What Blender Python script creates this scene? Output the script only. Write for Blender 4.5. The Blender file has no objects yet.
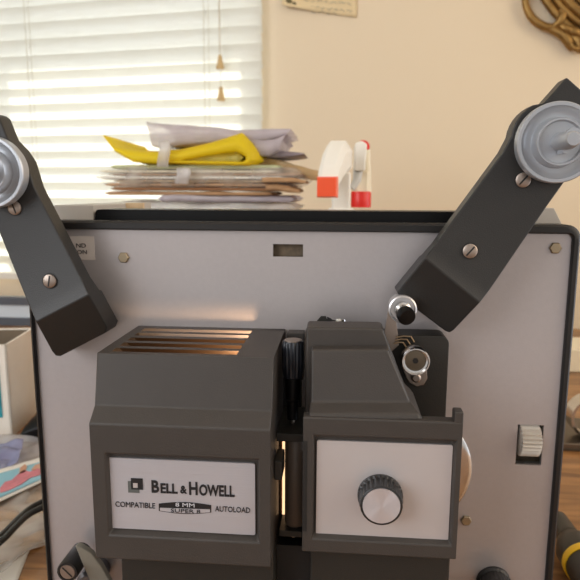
import bpy, math, random
from mathutils import Vector, Matrix, noise
R_=math.radians; PI=math.pi
random.seed(7)
sc=bpy.context.scene; col=sc.collection
# ------------------------------------------------------------------ camera frame
D=.36; ZE=1.04; TZ=.75; F=600.0
yaw,pitch,roll=R_(4.76),R_(9.29),R_(.24)
CAM=Vector((0,-D,ZE))
Fw=Vector((-math.sin(yaw)*math.cos(pitch),math.cos(yaw)*math.cos(pitch),-math.sin(pitch)))
Rt=Vector((math.cos(yaw),math.sin(yaw),0)); Up=Rt.cross(Fw)
Rt,Up=(math.cos(roll)*Rt+math.sin(roll)*Up),(-math.sin(roll)*Rt+math.cos(roll)*Up)
def ray(px,py): return Rt*((px-290)/F)+Up*((290-py)/F)+Fw
def P(px,py,Y=0.0):                       # photo point measured onto the plane y=Y
    r=ray(px,py); return CAM+r*((Y+D)/r.y)
def T(px,py,h=0.0):                       # photo point measured onto the table (height h over it)
    r=ray(px,py); return CAM+r*((TZ+h-ZE)/r.z)
WA=R_(9); WD=Vector((math.cos(WA),-math.sin(WA),0)); WN=Vector((-math.sin(WA),-math.cos(WA),0)) # along wall / into room
WO=P(265,200,1.10)
WO.z=0
def Wp(u,z,d=0.0): return WO+WD*u+WN*d+Vector((0,0,z))
def onW(px,py,d=0.0):
    r=ray(px,py); o=WO+WN*d; t=(o-CAM).dot(WN)/r.dot(WN); return CAM+r*t
def uz(px,py,d=0.0):
    p=onW(px,py,d); return (p-WO).dot(WD),p.z
# ------------------------------------------------------------------ materials
def srgb(r,g,b):
    f=lambda c:(c/255/12.92 if c/255<=.04045 else ((c/255+.055)/1.055)**2.4)
    return (f(r),f(g),f(b),1)
def mat(name,c,rough=.5,metal=0,bump=0,bscale=400,var=0,vscale=8,spec=.5,coat=0,trans=0,alpha=1,stretch=None,emit=None,es=0):
    m=bpy.data.materials.new(name); m.use_nodes=True; nt=m.node_tree; b=nt.nodes['Principled BSDF']
    b.inputs['Base Color'].default_value=c; b.inputs['Roughness'].default_value=rough
    b.inputs['Metallic'].default_value=metal; b.inputs['Specular IOR Level'].default_value=spec
    b.inputs['Coat Weight'].default_value=coat; b.inputs['Transmission Weight'].default_value=trans
    b.inputs['Alpha'].default_value=alpha
    if emit: b.inputs['Emission Color'].default_value=emit; b.inputs['Emission Strength'].default_value=es
    tc=nt.nodes.new('ShaderNodeTexCoord'); mp=nt.nodes.new('ShaderNodeMapping'); nt.links.new(tc.outputs['Object'],mp.inputs[0])
    if stretch: mp.inputs['Scale'].default_value=stretch
    if bump:
        n=nt.nodes.new('ShaderNodeTexNoise'); n.inputs['Scale'].default_value=bscale; n.inputs['Detail'].default_value=3
        nt.links.new(mp.outputs[0],n.inputs['Vector'])
        bp=nt.nodes.new('ShaderNodeBump'); bp.inputs['Strength'].default_value=bump; bp.inputs['Distance'].default_value=.0005
        nt.links.new(n.outputs[0],bp.inputs['Height']); nt.links.new(bp.outputs[0],b.inputs['Normal'])
    if var:
        n=nt.nodes.new('ShaderNodeTexNoise'); n.inputs['Scale'].default_value=vscale; n.inputs['Detail'].default_value=4
        nt.links.new(mp.outputs[0],n.inputs['Vector'])
        cr=nt.nodes.new('ShaderNodeValToRGB')
        cr.color_ramp.elements[0].position=.3; cr.color_ramp.elements[1].position=.7
        cr.color_ramp.elements[0].color=tuple(x*(1-var) for x in c[:3])+(1,)
        cr.color_ramp.elements[1].color=tuple(min(1,x*(1+var)) for x in c[:3])+(1,)
        nt.links.new(n.outputs[0],cr.inputs[0]); nt.links.new(cr.outputs[0],b.inputs['Base Color'])
    return m
def film(name,c,clear=.5,rough=.25):      # thin plastic: see-through with a sheen
    m=bpy.data.materials.new(name); m.use_nodes=True; nt=m.node_tree; nt.nodes.clear()
    o=nt.nodes.new('ShaderNodeOutputMaterial'); tr=nt.nodes.new('ShaderNodeBsdfTransparent'); tr.inputs[0].default_value=(.97,.97,.97,1)
    p=nt.nodes.new('ShaderNodeBsdfPrincipled'); p.inputs['Base Color'].default_value=c; p.inputs['Roughness'].default_value=rough
    tl=nt.nodes.new('ShaderNodeBsdfTranslucent'); tl.inputs[0].default_value=c
    m1=nt.nodes.new('ShaderNodeMixShader'); m1.inputs[0].default_value=.4
    nt.links.new(p.outputs[0],m1.inputs[1]); nt.links.new(tl.outputs[0],m1.inputs[2])
    mx=nt.nodes.new('ShaderNodeMixShader')
    n=nt.nodes.new('ShaderNodeTexNoise'); n.inputs['Scale'].default_value=30; tc=nt.nodes.new('ShaderNodeTexCoord'); nt.links.new(tc.outputs['Object'],n.inputs['Vector'])
    mr=nt.nodes.new('ShaderNodeMapRange'); mr.inputs[1].default_value=.3; mr.inputs[2].default_value=.7
    mr.inputs[3].default_value=max(0,1-clear-.2); mr.inputs[4].default_value=min(1,1-clear+.2)
    nt.links.new(n.outputs[0],mr.inputs[0]); nt.links.new(mr.outputs[0],mx.inputs[0])
    nt.links.new(tr.outputs[0],mx.inputs[1]); nt.links.new(m1.outputs[0],mx.inputs[2]); nt.links.new(mx.outputs[0],o.inputs[0])
    return m
def translucent(name,c,w=.5):
    m=bpy.data.materials.new(name); m.use_nodes=True; nt=m.node_tree; nt.nodes.clear()
    o=nt.nodes.new('ShaderNodeOutputMaterial')
    p=nt.nodes.new('ShaderNodeBsdfPrincipled'); p.inputs['Base Color'].default_value=c; p.inputs['Roughness'].default_value=.45
    tl=nt.nodes.new('ShaderNodeBsdfTranslucent'); tl.inputs[0].default_value=c
    mx=nt.nodes.new('ShaderNodeMixShader'); mx.inputs[0].default_value=w
    nt.links.new(p.outputs[0],mx.inputs[1]); nt.links.new(tl.outputs[0],mx.inputs[2]); nt.links.new(mx.outputs[0],o.inputs[0])
    return m
def wood(name,c0,c1,rot=0):
    m=bpy.data.materials.new(name); m.use_nodes=True; nt=m.node_tree; b=nt.nodes['Principled BSDF']; b.inputs['Roughness'].default_value=.32
    tc=nt.nodes.new('ShaderNodeTexCoord'); mp=nt.nodes.new('ShaderNodeMapping'); mp.inputs['Scale'].default_value=(3,28,3); mp.inputs['Rotation'].default_value=(0,0,rot)
    n=nt.nodes.new('ShaderNodeTexNoise'); n.inputs['Scale'].default_value=2.2; n.inputs['Detail'].default_value=8; n.inputs['Distortion'].default_value=1.2
    cr=nt.nodes.new('ShaderNodeValToRGB'); e=cr.color_ramp.elements; e[0].position=.33; e[1].position=.68; e[0].color=c0; e[1].color=c1
    nt.links.new(tc.outputs['Object'],mp.inputs[0]); nt.links.new(mp.outputs[0],n.inputs['Vector']); nt.links.new(n.outputs[0],cr.inputs[0]); nt.links.new(cr.outputs[0],b.inputs['Base Color'])
    bp=nt.nodes.new('ShaderNodeBump'); bp.inputs['Strength'].default_value=.15; bp.inputs['Distance'].default_value=.001
    nt.links.new(n.outputs[0],bp.inputs['Height']); nt.links.new(bp.outputs[0],b.inputs['Normal'])
    return m
M=dict(
 housing=mat('housing_grey',srgb(61,56,52),.5,bump=.35,bscale=1400,var=.05,vscale=60),
 arm=mat('arm_grey',srgb(36,35,34),.46,bump=.3,bscale=1600),
 armfoot=mat('arm_foot',srgb(70,67,64),.5,bump=.3,bscale=1600),
 rim=mat('rim_black',srgb(28,26,25),.45,bump=.2,bscale=1200),
 darkbox=mat('dark_box',srgb(38,36,32),.5,bump=.2,bscale=1200),
 inner=mat('inner_black',srgb(30,29,28),.6),
 gloss=mat('gloss_black',srgb(9,9,10),.4,spec=.25),
 knob=mat('knob_black',srgb(34,33,33),.35),
 panel=mat('silver_panel',srgb(184,178,178),.34,metal=.4,var=.02,vscale=300,bump=.12,bscale=900),
 plate=mat('brushed_plate',srgb(198,198,205),.36,metal=.5,bump=.25,bscale=500,stretch=(.03,1,6)),
 plate2=mat('satin_plate',srgb(206,202,203),.38,metal=.45),
 chrome=mat('chrome',srgb(215,213,210),.16,metal=1),
 steel=mat('screw_steel',srgb(165,152,142),.42,metal=.9),
 spin=mat('spindle_grey',srgb(176,180,186),.32,metal=.5,bump=.1,bscale=700),
 brass=mat('bolt_brass',srgb(165,150,125),.38,metal=.8),
 copper=mat('copper',srgb(165,142,115),.35,metal=.9),
 vent=mat('vent_bronze',srgb(92,74,58),.4,metal=.7),
 case=mat('case_grey',srgb(178,172,164),.5),
 white=mat('white_plastic',srgb(238,235,225),.35),
 knurl=mat('knurl_white',srgb(205,198,188),.35,metal=.3),
 ink=mat('black_ink',srgb(26,25,27),.5),
 inkw=mat('silver_ink',srgb(200,200,205),.4),
 slot=mat('slot_brown',srgb(98,84,66),.6,var=.25,vscale=250),
 sticker=mat('clear_sticker',srgb(196,188,182),.3),
 wall=mat('wall_paint',srgb(230,215,188),.75,bump=.25,bscale=120),
 ceil=mat('ceiling_paint',srgb(235,230,220),.8),
 floor=wood('floor_wood',srgb(110,80,55),srgb(150,112,80)),
 table=wood('table_wood',srgb(116,78,44),srgb(178,130,80),rot=.15),
 paper=mat('paper_white',srgb(232,228,218),.6,bump=.1,bscale=60),
 kraft=mat('kraft',srgb(178,138,98),.65,var=.15,vscale=30),
 tan=mat('tan_paper',srgb(205,178,140),.6,var=.12,vscale=40),
 green=mat('greenish_folder',srgb(176,180,140),.5,var=.1,vscale=30),
 lilac=film('lilac_bag',srgb(214,206,214),.12,.35),
 yellow=translucent('yellow_sheet',srgb(255,240,60),.62),
 orange=mat('orange_cap',srgb(245,92,52),.35), red=mat('red_collar',srgb(225,45,38),.35),
 cream=mat('cream_plastic',srgb(236,226,200),.4),
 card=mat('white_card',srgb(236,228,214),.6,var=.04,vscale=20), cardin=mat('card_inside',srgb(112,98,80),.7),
 teal=mat('teal_print',srgb(30,140,150),.5,var=.2,vscale=60),
 blue=mat('blue_print',srgb(140,190,205),.45), pink=mat('pink_print',srgb(205,120,130),.45,var=.15,vscale=150), flesh=mat('flesh_print',srgb(200,150,120),.45),
 gold=mat('gold_gilt',srgb(150,118,68),.42,metal=.8,var=.25,vscale=40),
 yband=mat('yellow_band',srgb(240,195,35),.4),
 cord=mat('cord_cotton',srgb(225,222,210),.7), cord2=mat('cord_tan',srgb(175,150,105),.7), tassel=mat('tassel_wood',srgb(205,176,124),.5),
 slat=translucent('blind_slat',srgb(240,240,234),.5),
 framegrey=mat('frame_dark',srgb(70,74,82),.35), framepic=mat('pale_board',srgb(205,214,220),.3),
 bag=film('clear_bag',srgb(240,236,230),.72,.12), bagw=film('milky_bag',srgb(232,230,230),.4,.15), bagt=film('tan_bag',srgb(225,195,145),.3), bagb=film('blue_bag',srgb(180,182,216),.35,.15),
 rubber=mat('rubber',srgb(28,28,29),.4),
)
def glass_pane():
    m=bpy.data.materials.new('window_glass'); m.use_nodes=True; nt=m.node_tree; nt.nodes.clear()
    o=nt.nodes.new('ShaderNodeOutputMaterial'); a=nt.nodes.new('ShaderNodeBsdfTransparent'); g=nt.nodes.new('ShaderNodeBsdfGlossy'); g.inputs['Roughness'].default_value=.02
    x=nt.nodes.new('ShaderNodeMixShader'); x.inputs[0].default_value=.07
    nt.links.new(a.outputs[0],x.inputs[1]); nt.links.new(g.outputs[0],x.inputs[2]); nt.links.new(x.outputs[0],o.inputs[0]); return m
M['glass']=glass_pane()
# ------------------------------------------------------------------ mesh building
class MB:
    def __init__(s): s.v=[]; s.f=[]
    def add(s,vs,fs):
        o=len(s.v); s.v+= [Vector(v) for v in vs]; s.f+=[tuple(i+o for i in f) for f in fs]; return s
    def box(s,a,b):
        x0,y0,z0=a; x1,y1,z1=b
        return s.add([(x0,y0,z0),(x1,y0,z0),(x1,y1,z0),(x0,y1,z0),(x0,y0,z1),(x1,y0,z1),(x1,y1,z1),(x0,y1,z1)],
            [(0,3,2,1),(4,5,6,7),(0,1,5,4),(1,2,6,5),(2,3,7,6),(3,0,4,7)])
    def hexa(s,q,r):        # loft of two equal polygons
        n=len(q); vs=list(q)+list(r)
        return s.add(vs,[tuple(range(n))[::-1],tuple(range(n,2*n))]+[(i,(i+1)%n,n+(i+1)%n,n+i) for i in range(n)])
    def loft(s,rings,cap=True):
        n=len(rings[0]); vs=[v for r in rings for v in r]; fs=[]
        for k in range(len(rings)-1):
            for i in range(n): fs.append((k*n+i,k*n+(i+1)%n,(k+1)*n+(i+1)%n,(k+1)*n+i))
        if cap: fs+= [tuple(range(n))[::-1],tuple(range((len(rings)-1)*n,len(rings)*n))]
        return s.add(vs,fs)
    def lathe(s,c,ax,prof,n=40,ridge=0,nr=0,rr=None):   # prof: (r,h) along axis
        ax=Vector(ax).normalized(); c=Vector(c)
        t=Vector((0,0,1)) if abs(ax.z)<.9 else Vector((1,0,0))
        u=ax.cross(t).normalized(); w=ax.cross(u)
        rings=[]
        for r,h in prof:
            ring=[]
            for i in range(n):
                a=2*PI*i/n; q=r
                if nr and rr and rr[0]<=h<=rr[1]: q=r*(1-ridge*(.5+.5*math.cos(a*nr)))
                ring.append(c+ax*h+(u*math.cos(a)+w*math.sin(a))*max(q,1e-6))
            rings.append(ring)
        return s.loft(rings)
    def cyl(s,a,b,r,n=24,r2=None):
        a=Vector(a); b=Vector(b); return s.lathe(a,b-a,[(r,0),(r if r2 is None else r2,(b-a).length)],n)
    def tube(s,pts,r,n=10,cap=True,flat=1):
        pts=[Vector(p) for p in pts]; rings=[]; pu=None
        for i,p in enumerate(pts):
            d=(pts[min(i+1,len(pts)-1)]-pts[max(i-1,0)]).normalized()
            if pu is None:
                t=Vector((0,0,1)) if abs(d.z)<.9 else Vector((0,1,0)); pu=d.cross(t).normalized()
            pu=(pu-d*pu.dot(d)).normalized(); w=d.cross(pu); rr=r[i] if isinstance(r,(list,tuple)) else r
            rings.append([p+(pu*math.cos(2*PI*k/n)+w*math.sin(2*PI*k/n)*flat)*rr for k in range(n)])
        return s.loft(rings,cap)
    def sheet(s,fn,nu,nv):
        vs=[fn(i/nu,j/nv) for i in range(nu+1) for j in range(nv+1)]
        return s.add(vs,[(i*(nv+1)+j,(i+1)*(nv+1)+j,(i+1)*(nv+1)+j+1,i*(nv+1)+j+1) for i in range(nu) for j in range(nv)])
    def gridplate(s,xs,zs,solid,y0,y1,plane='xz'):   # plate with rectangular holes; solid(cx,cz)
        for i in range(len(xs)-1):
            for j in range(len(zs)-1):
                f=lambda a,b: 0<=a<len(xs)-1 and 0<=b<len(zs)-1 and solid((xs[a]+xs[a+1])/2,(zs[b]+zs[b+1])/2)
                if not f(i,j): continue
                x0,x1,z0,z1=xs[i],xs[i+1],zs[j],zs[j+1]
                q=lambda x,y,z:(x,y,z) if plane=='xz' else (x,z,y)
                A=[q(x0,y0,z0),q(x1,y0,z0),q(x1,y0,z1),q(x0,y0,z1)]; B=[q(x0,y1,z0),q(x1,y1,z0),q(x1,y1,z1),q(x0,y1,z1)]
                fs=[(0,1,2,3),(7,6,5,4)]
                if not f(i-1,j): fs.append((0,3,7,4))
                if not f(i+1,j): fs.append((1,5,6,2))
                if not f(i,j-1): fs.append((0,4,5,1))
                if not f(i,j+1): fs.append((3,2,6,7))
                s.add(A+B,fs)
        return s
    def build(s,name,m,parent=None,bevel=0,smooth=False,seg=2,solid=0,merge=True,auto=True):
        import bmesh
        vs=s.v
        if parent is None:
            lo=[min(v[i] for v in vs) for i in range(3)]; hi=[max(v[i] for v in vs) for i in range(3)]
            o=Vector(((lo[0]+hi[0])/2,(lo[1]+hi[1])/2,lo[2])); po=Vector((0,0,0))
        else:
            o=Vector(parent['wloc']); po=o
        me=bpy.data.meshes.new(name); me.from_pydata([v-o for v in vs],[],s.f)
        bm=bmesh.new(); bm.from_mesh(me)
        if merge: bmesh.ops.remove_doubles(bm,verts=bm.verts,dist=1e-6)
        bmesh.ops.recalc_face_normals(bm,faces=bm.faces)
        bm.to_mesh(me); bm.free()
        for mm in (m if isinstance(m,list) else [m]): me.materials.append(mm)
        ob=bpy.data.objects.new(name,me); col.objects.link(ob)
        if parent is None: ob.location=o; ob['wloc']=tuple(o)
        else: ob.parent=parent; ob['wloc']=tuple(o)
        if smooth:
            for p in me.polygons: p.use_smooth=True
            if auto:
                try: me.set_sharp_from_angle(angle=R_(38))
                except Exception: pass
        if solid:
            md=ob.modifiers.new('thick','SOLIDIFY'); md.thickness=solid; md.offset=0
        if bevel:
            md=ob.modifiers.new('bevel','BEVEL'); md.width=bevel; md.segments=seg; md.limit_method='ANGLE'; md.angle_limit=R_(35)
            md.harden_normals=True
            for p in me.polygons: p.use_smooth=True
        return ob
def tag(o,label=None,cat=None,group=None,kind=None):
    if label:o['label']=label
    if cat:o['category']=cat
    if group:o['group']=group
    if kind:o['kind']=kind
    return o
def empty(name,loc,label=None,cat=None,group=None):
    o=bpy.data.objects.new(name,None); o.empty_display_size=.02; col.objects.link(o); o.location=loc; o['wloc']=tuple(loc)
    return tag(o,label,cat,group)
def text_mb(mb,body,center,width,height,bold=0,up=Vector((0,0,1)),right=Vector((1,0,0)),depth=.00015):
    cu=bpy.data.curves.new('t','FONT'); cu.body=body; cu.size=1; cu.align_x='LEFT'; cu.offset=bold; cu.extrude=.01; cu.resolution_u=3
    ob=bpy.data.objects.new('t',cu); col.objects.link(ob)
    dg=bpy.context.evaluated_depsgraph_get(); dg.update(); me=bpy.data.meshes.new_from_object(ob.evaluated_get(dg))
    xs=[v.co.x for v in me.vertices]; ys=[v.co.y for v in me.vertices]
    x0,x1,y0,y1=min(xs),max(xs),min(ys),max(ys); nrm=right.cross(up)
    vs=[center+right*((v.co.x-(x0+x1)/2)/(x1-x0)*width)+up*((v.co.y-(y0+y1)/2)/(y1-y0)*height)+nrm*(v.co.z/.01*depth) for v in me.vertices]
    mb.add(vs,[tuple(p.vertices) for p in me.polygons])
    bpy.data.objects.remove(ob); bpy.data.curves.remove(cu); bpy.data.meshes.remove(me)
Y_=Vector((0,1,0)); MY=Vector((0,-1,0))
def zz(r): return ZE+r
# ================================================================== SETTING
def W4(u0,u1,z0,z1,d0,d1):
    mb=MB(); mb.hexa([Wp(u0,z0,d0),Wp(u1,z0,d0),Wp(u1,z1,d0),Wp(u0,z1,d0)],[Wp(u0,z0,d1),Wp(u1,z0,d1),Wp(u1,z1,d1),Wp(u0,z1,d1)]); return mb
ub,_=uz(264.5,60); _,zb=uz(5,274); zt=2.12; ul=ub-1.35
zb=uz(8,275)[1]
UR,UL=2.3,-2.6
mb=MB()
for a in ((UL,ul+.02,0,2.4),(ub-.012,UR,0,2.4),(ul+.02,ub-.012,0,zb-.0),(ul+.02,ub-.012,zt-.03,2.4)):
    mb.v+=[]; w=W4(*a,0,-.12); mb.add(w.v,w.f)
tag(mb.build('wall_back',M['wall']),kind='structure')
mb=MB(); mb.hexa([Wp(UL,0,-.12),Wp(UR,0,-.12),Wp(UR,0,4.2),Wp(UL,0,4.2)],[Wp(UL,-.05,-.12),Wp(UR,-.05,-.12),Wp(UR,-.05,4.2),Wp(UL,-.05,4.2)])
tag(mb.build('floor',M['floor']),kind='structure')
mb=MB(); mb.hexa([Wp(UL,2.4,-.12),Wp(UR,2.4,-.12),Wp(UR,2.4,4.2),Wp(UL,2.4,4.2)],[Wp(UL,2.45,-.12),Wp(UR,2.45,-.12),Wp(UR,2.45,4.2),Wp(UL,2.45,4.2)])
tag(mb.build('ceiling',M['ceil']),kind='structure')
mb=MB(); mb.hexa([Wp(UL,0,0),Wp(UL,0,4.2),Wp(UL,2.4,4.2),Wp(UL,2.4,0)],[Wp(UL-.1,0,0),Wp(UL-.1,0,4.2),Wp(UL-.1,2.4,4.2),Wp(UL-.1,2.4,0)])
tag(mb.build('wall_left',M['wall']),kind='structure')
# window set in the wall
ulo,uhi=ul+.022,ub-.014
mb=MB()
for a in ((ulo,ulo+.04,zb,zt-.03),(uhi-.008,uhi,zb,zt-.03),(ulo,uhi,zb,zb+.04),(ulo,uhi,zt-.07,zt-.03),((ulo+uhi)/2-.015,(ulo+uhi)/2+.015,zb,zt-.03)):
    w=W4(*a,-.10,-.07); mb.add(w.v,w.f)
wf=tag(mb.build('window_1',M['white'],merge=False),kind='structure')
w=W4(ulo+.005,uhi-.004,zb+.01,zt-.04,-.088,-.084); w.build('window_pane',M['glass'],wf)
zs=uz(130,72)[1]; EL=R_(33)
EV=zs+(.12+.55)*math.tan(EL)+.02
w=W4(UL,UR,EV,EV+.08,-.12,-.12-.55); tag(w.build('eave_1',M['ceil']),kind='structure')  # unseen eave, set so its shadow edge falls on the blind
# blinds
ed=(ul,ub); pitch_s=.0392
bl=empty('window_blind',Wp(ub-.6,zb,.02),'white slatted venetian blind covering the window, pull cord at its right','blind')
zc=zb+.03; mb=MB(); k=0
def slat(mb,z):
    n=4; A=[];B=[]
    for i in range(n+1):
        t=i/n-.5; zz_=z+t*.0535; d=.020+t*.014+.003*math.cos(t*PI)
        A.append((zz_,d))
    vs=[]
    for u in (ul,ub):
        for th in (0,.0011):
            for z_,d in A: vs.append(Wp(u,z_,d+th))
    m=n+1; fs=[]
    for i in range(n):
        fs+=[(i,i+1,2*m+i+1,2*m+i),(m+i,3*m+i,3*m+i+1,m+i+1)]
        fs+=[(i,m+i,m+i+1,i+1),(2*m+i,2*m+i+1,3*m+i+1,3*m+i)]
    fs+=[(0,2*m,3*m,m),(n,m+n,3*m+n,2*m+n)]
    mb.add(vs,fs)
while zc<zt-.07: slat(mb,zc); zc+=pitch_s
mb.build('slats',M['slat'],bl,smooth=True,merge=False)
W4(ul,ub,zb-.006,zb+.012,.010,.034).build('bottom_rail',M['white'],bl,bevel=.002)
W4(ul,ub,zt-.06,zt-.01,.001,.04).build('head_rail',M['white'],bl,bevel=.002)
for px in (30,205,-180):
    u,_=uz(px,100,.035); mb=MB(); mb.tube([Wp(u,zb,.036),Wp(u,zt-.03,.036)],.0011,6); mb.tube([Wp(u+.012,zb,.036),Wp(u+.012,zt-.03,.036)],.0008,6); mb.build('ladder_cord',M['cord'],bl)
c1=onW(220,60,.045); c2=onW(221,92,.045)
u1=(c1-WO).dot(WD); u2=(c2-WO).dot(WD)
MB().tube([Wp(u1,c1.z,.045),Wp(u1-.001,zt-.03,.045)],.0013,6).build('pull_cord',M['cord2'],bl)
MB().tube([Wp(u2,c2.z,.047),Wp(u2+.001,zt-.03,.047)],.0012,6).build('pull_cord',M['cord'],bl)
for c in (c1,c2):
    MB().lathe(c+Vector((0,0,.012)),(0,0,-1),[(.002,0),(.0045,.003),(.0055,.012),(.0095,.028),(.0085,.032)],16).build('cord_tassel',M['tassel'],bl,smooth=True)
# ================================================================== TABLE
tb=MB(); 
def Tt(u,d,z): return Wp(u,z,d)
tab=empty('work_table',Wp(.15,0,.85),'brown wooden table with visible grain under the projector','table')
mb=MB(); mb.hexa([Tt(-1.1,.03,TZ-.03),Tt(1.05,.03,TZ-.03),Tt(1.05,1.5,TZ-.03),Tt(-1.1,1.5,TZ-.03)],[Tt(-1.1,.03,TZ),Tt(1.05,.03,TZ),Tt(1.05,1.5,TZ),Tt(-1.1,1.5,TZ)])
mb.build('tabletop',M['table'],tab,bevel=.003)
for u in (-1.04,.99):
    for d in (.1,1.43):
        W4(u-.03,u+.03,.0,TZ-.03,d-.03,d+.03).build('leg',M['table'],tab)
# ================================================================== PROJECTOR
XL,XR=-.1955,.1378; ZT=zz(-.0180); ZB=zz(-.283)
pr=empty('film_projector',((XL+XR)/2,.06,TZ),'grey and silver home movie film projector with two reel arms standing on the table','projector')
# silver panel with two real openings
sl=[P(273,244,0),P(303,257,0)]; wh=[P(518,424.5,0),P(541,465.5,0)]
pxl,pxr,pzt,pzb=-.1931,.1335,zz(-.0233),zz(-.279)
xs=sorted([pxl,pxr,sl[0].x,sl[1].x,wh[0].x,wh[1].x]); zs_=sorted([pzt,pzb,sl[0].z,sl[1].z,wh[0].z,wh[1].z])
def sol(x,z): return not((sl[0].x<x<sl[1].x and sl[1].z<z<sl[0].z) or (wh[0].x<x<wh[1].x and wh[1].z<z<wh[0].z))
MB().gridplate(xs,zs_,sol,0,.0018).build('face_panel',M['panel'],pr)
mb=MB(); mb.box((sl[0].x-.001,.0045,sl[1].z-.001),(sl[1].x+.001,.006,sl[0].z+.001)); mb.build('slot_backing',M['slot'],pr)
mb=MB().box((wh[0].x-.002,.010,wh[1].z-.002),(wh[1].x+.002,.011,wh[0].z+.002)); mb.build('wheel_well',M['slot'],pr)
# rim, rounded corners
def rrect(x0,x1,z0,z1,r,y,n=6):
    o=[]
    for cx,cz,a0 in((x1-r,z1-r,0),(x0+r,z1-r,90),(x0+r,z0+r,180),(x1-r,z0+r,270)):
        for i in range(n+1):
            a=R_(a0+90*i/n); o.append(Vector((cx+r*math.cos(a),y,cz+r*math.sin(a))))
    return o
mb=MB()
ro=lambda y,e=0: rrect(XL+e,XR-e,ZB+e,ZT-e,.008,y); ri=lambda y,e=0: rrect(pxl-e,pxr+e,pzb-e,pzt+e,.0035,y)
mb.loft([ri(.002),ri(-.0018),ri(-.003,.0008),ro(-.003,.0012),ro(-.0018),ro(.012),ri(.012,-.003),ri(.002,-.003)],cap=False)
n=len(ri(0)); mb.f+=[(7*n+i,7*n+(i+1)%n,(i+1)%n,i) for i in range(n)]
mb.build('face_rim',M['rim'],pr,smooth=True,merge=False)
# case behind
cy0,cy1=.013,.135
mb=MB(); zc0=zz(-.0215); cx0,cx1=XL+.004,XR-.003
mb.box((cx0,cy0,ZB),(cx1,cy1,zc0))
lt=P(97,206,.02); rt0=P(508,208,.02); topz=P(548,208,.02).z
mb.build('case_body',M['case'],pr,bevel=.002)
mb=MB()
mb.hexa([(cx0+.001,cy0,zc0),(lt.x,cy0,zc0),(lt.x-.001,cy0+.004,topz),(cx0+.007,cy0+.004,topz)],[(cx0+.001,cy1,zc0),(lt.x,cy1,zc0),(lt.x-.001,cy1,topz),(cx0+.007,cy1,topz)])
mb.build('case_shoulder',M['case'],pr,bevel=.0006)
mb=MB()
mb.hexa([(rt0.x,cy0,zc0),(cx1-.001,cy0,zc0),(cx1-.0065,cy0+.004,topz),(rt0.x,cy0+.004,topz)],[(rt0.x,cy1,zc0),(cx1-.001,cy1,zc0),(cx1-.0065,cy1,topz),(rt0.x,cy1,topz)])
mb.build('case_shoulder',M['case'],pr,bevel=.0006)
mb=MB().box((lt.x-.001,.075,zc0),(lt.x+.012,.079,topz+.0005)); mb.build('lit_case_lip',M['tan'],pr)  # tan colour stands in for light on the recess's inner side
hz=P(300,210.5,.02).z
mb=MB(); mb.hexa(rrect(lt.x+.001,rt0.x-.001,zc0+.0005,hz,.0028,.014),rrect(lt.x+.001,rt0.x-.001,zc0+.0005,hz,.0028,.042)); mb.build('carry_handle',M['gloss'],pr,smooth=True)
for x,y in((XL+.03,.02),(XR-.03,.02),(XL+.03,.115),(XR-.03,.115)):
    MB().cyl((x,y,TZ),(x,y,ZB+.001),.009,16).build('rubber_foot',M['rubber'],pr)
# bolts
def hexbolt(px,py,par,y=0,r=.0032,m='brass'):
    c=P(px,py,y); MB().lathe(c,MY,[(r*1.12,0),(r*1.12,.0012),(r*.95,.0018)],6).build('hex_bolt',M[m],par,bevel=.0002)
for p in((124,257.5),(555,248),(466,520)): hexbolt(*p,pr)
def slotscrew(c,par,r=.0042,ang=60,h=.0012,m='steel'):
    mb=MB(); c=Vector(c); mb.lathe(c,MY,[(r,0),(r,h*.6),(r*.8,h)],28)
    o=mb.build('slotted_screw',M[m],par,smooth=True)
    d=Vector((math.cos(R_(ang)),0,math.sin(R_(ang)))); q=d.cross(MY).normalized()
    mb=MB(); a=c+MY*(h+.0001); w=.00045
    mb.hexa([a-d*r*.82-q*w,a+d*r*.82-q*w,a+d*r*.82+q*w,a-d*r*.82+q*w],[a-d*r*.82-q*w-MY*.0008,a+d*r*.82-q*w-MY*.0008,a+d*r*.82+q*w-MY*.0008,a-d*r*.82+q*w-MY*.0008])
    return mb
# sticker with its remaining letters
a=P(60,236,-.0002); b=P(95,260,-.0002)
mb=MB().box((a.x,-.0003,b.z),(b.x,-.00005,a.z)); st=mb.build('instruction_sticker',M['sticker'],pr)
mb=MB(); text_mb(mb,'ND',P(81,245.5,-.0004),.0062,.0026); text_mb(mb,'ON',P(82,252,-.0004),.0062,.0026); mb.build('sticker_lettering',M['ink'],st,merge=False)
# knurled threading wheel
c=P(529.5,441.5,0); r=.0107
MB().lathe(Vector((wh[0].x+.0012,.0045,c.z)),(1,0,0),[(r*.55,0),(r*.8,.0002),(r,.0009),(r,wh[1].x-wh[0].x-.0035),(r*.85,wh[1].x-wh[0].x-.0026)],156,.14,26,(.0008,.02)).build('threading_wheel',M['knurl'],pr,smooth=True)
# chrome disc half hidden behind lens cover
c=P(408.5,467.5,0)
MB().lathe(c,MY,[(.0387,0),(.0387,.0012),(.0375,.0020),(.0360,.0024),(.030,.0030),(.0,.0034)],96).build('chrome_disc',M['chrome'],pr,smooth=True)
# lower right black focus knob and its bezel
c=P(493,581.5,-.0)
MB().lathe(c,MY,[(.0108,0),(.0108,.002),(.0098,.003),(.0098,.021),(.0085,.0222),(.001,.0225)],96,.06,24,(.003,.0205)).build('lower_control_knob',M['knob'],pr,smooth=True)
# ---- lamp housing (left block)
def Z(v): return ZE+v
lx0,lx1=-.1255,-.0328
prof=[(-.0835,-.066),(-.1095,-.0722),(-.1162,-.0803),(-.1910,-.0803)]   # z, y of the front
LH=MB(); th=.0022
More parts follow.
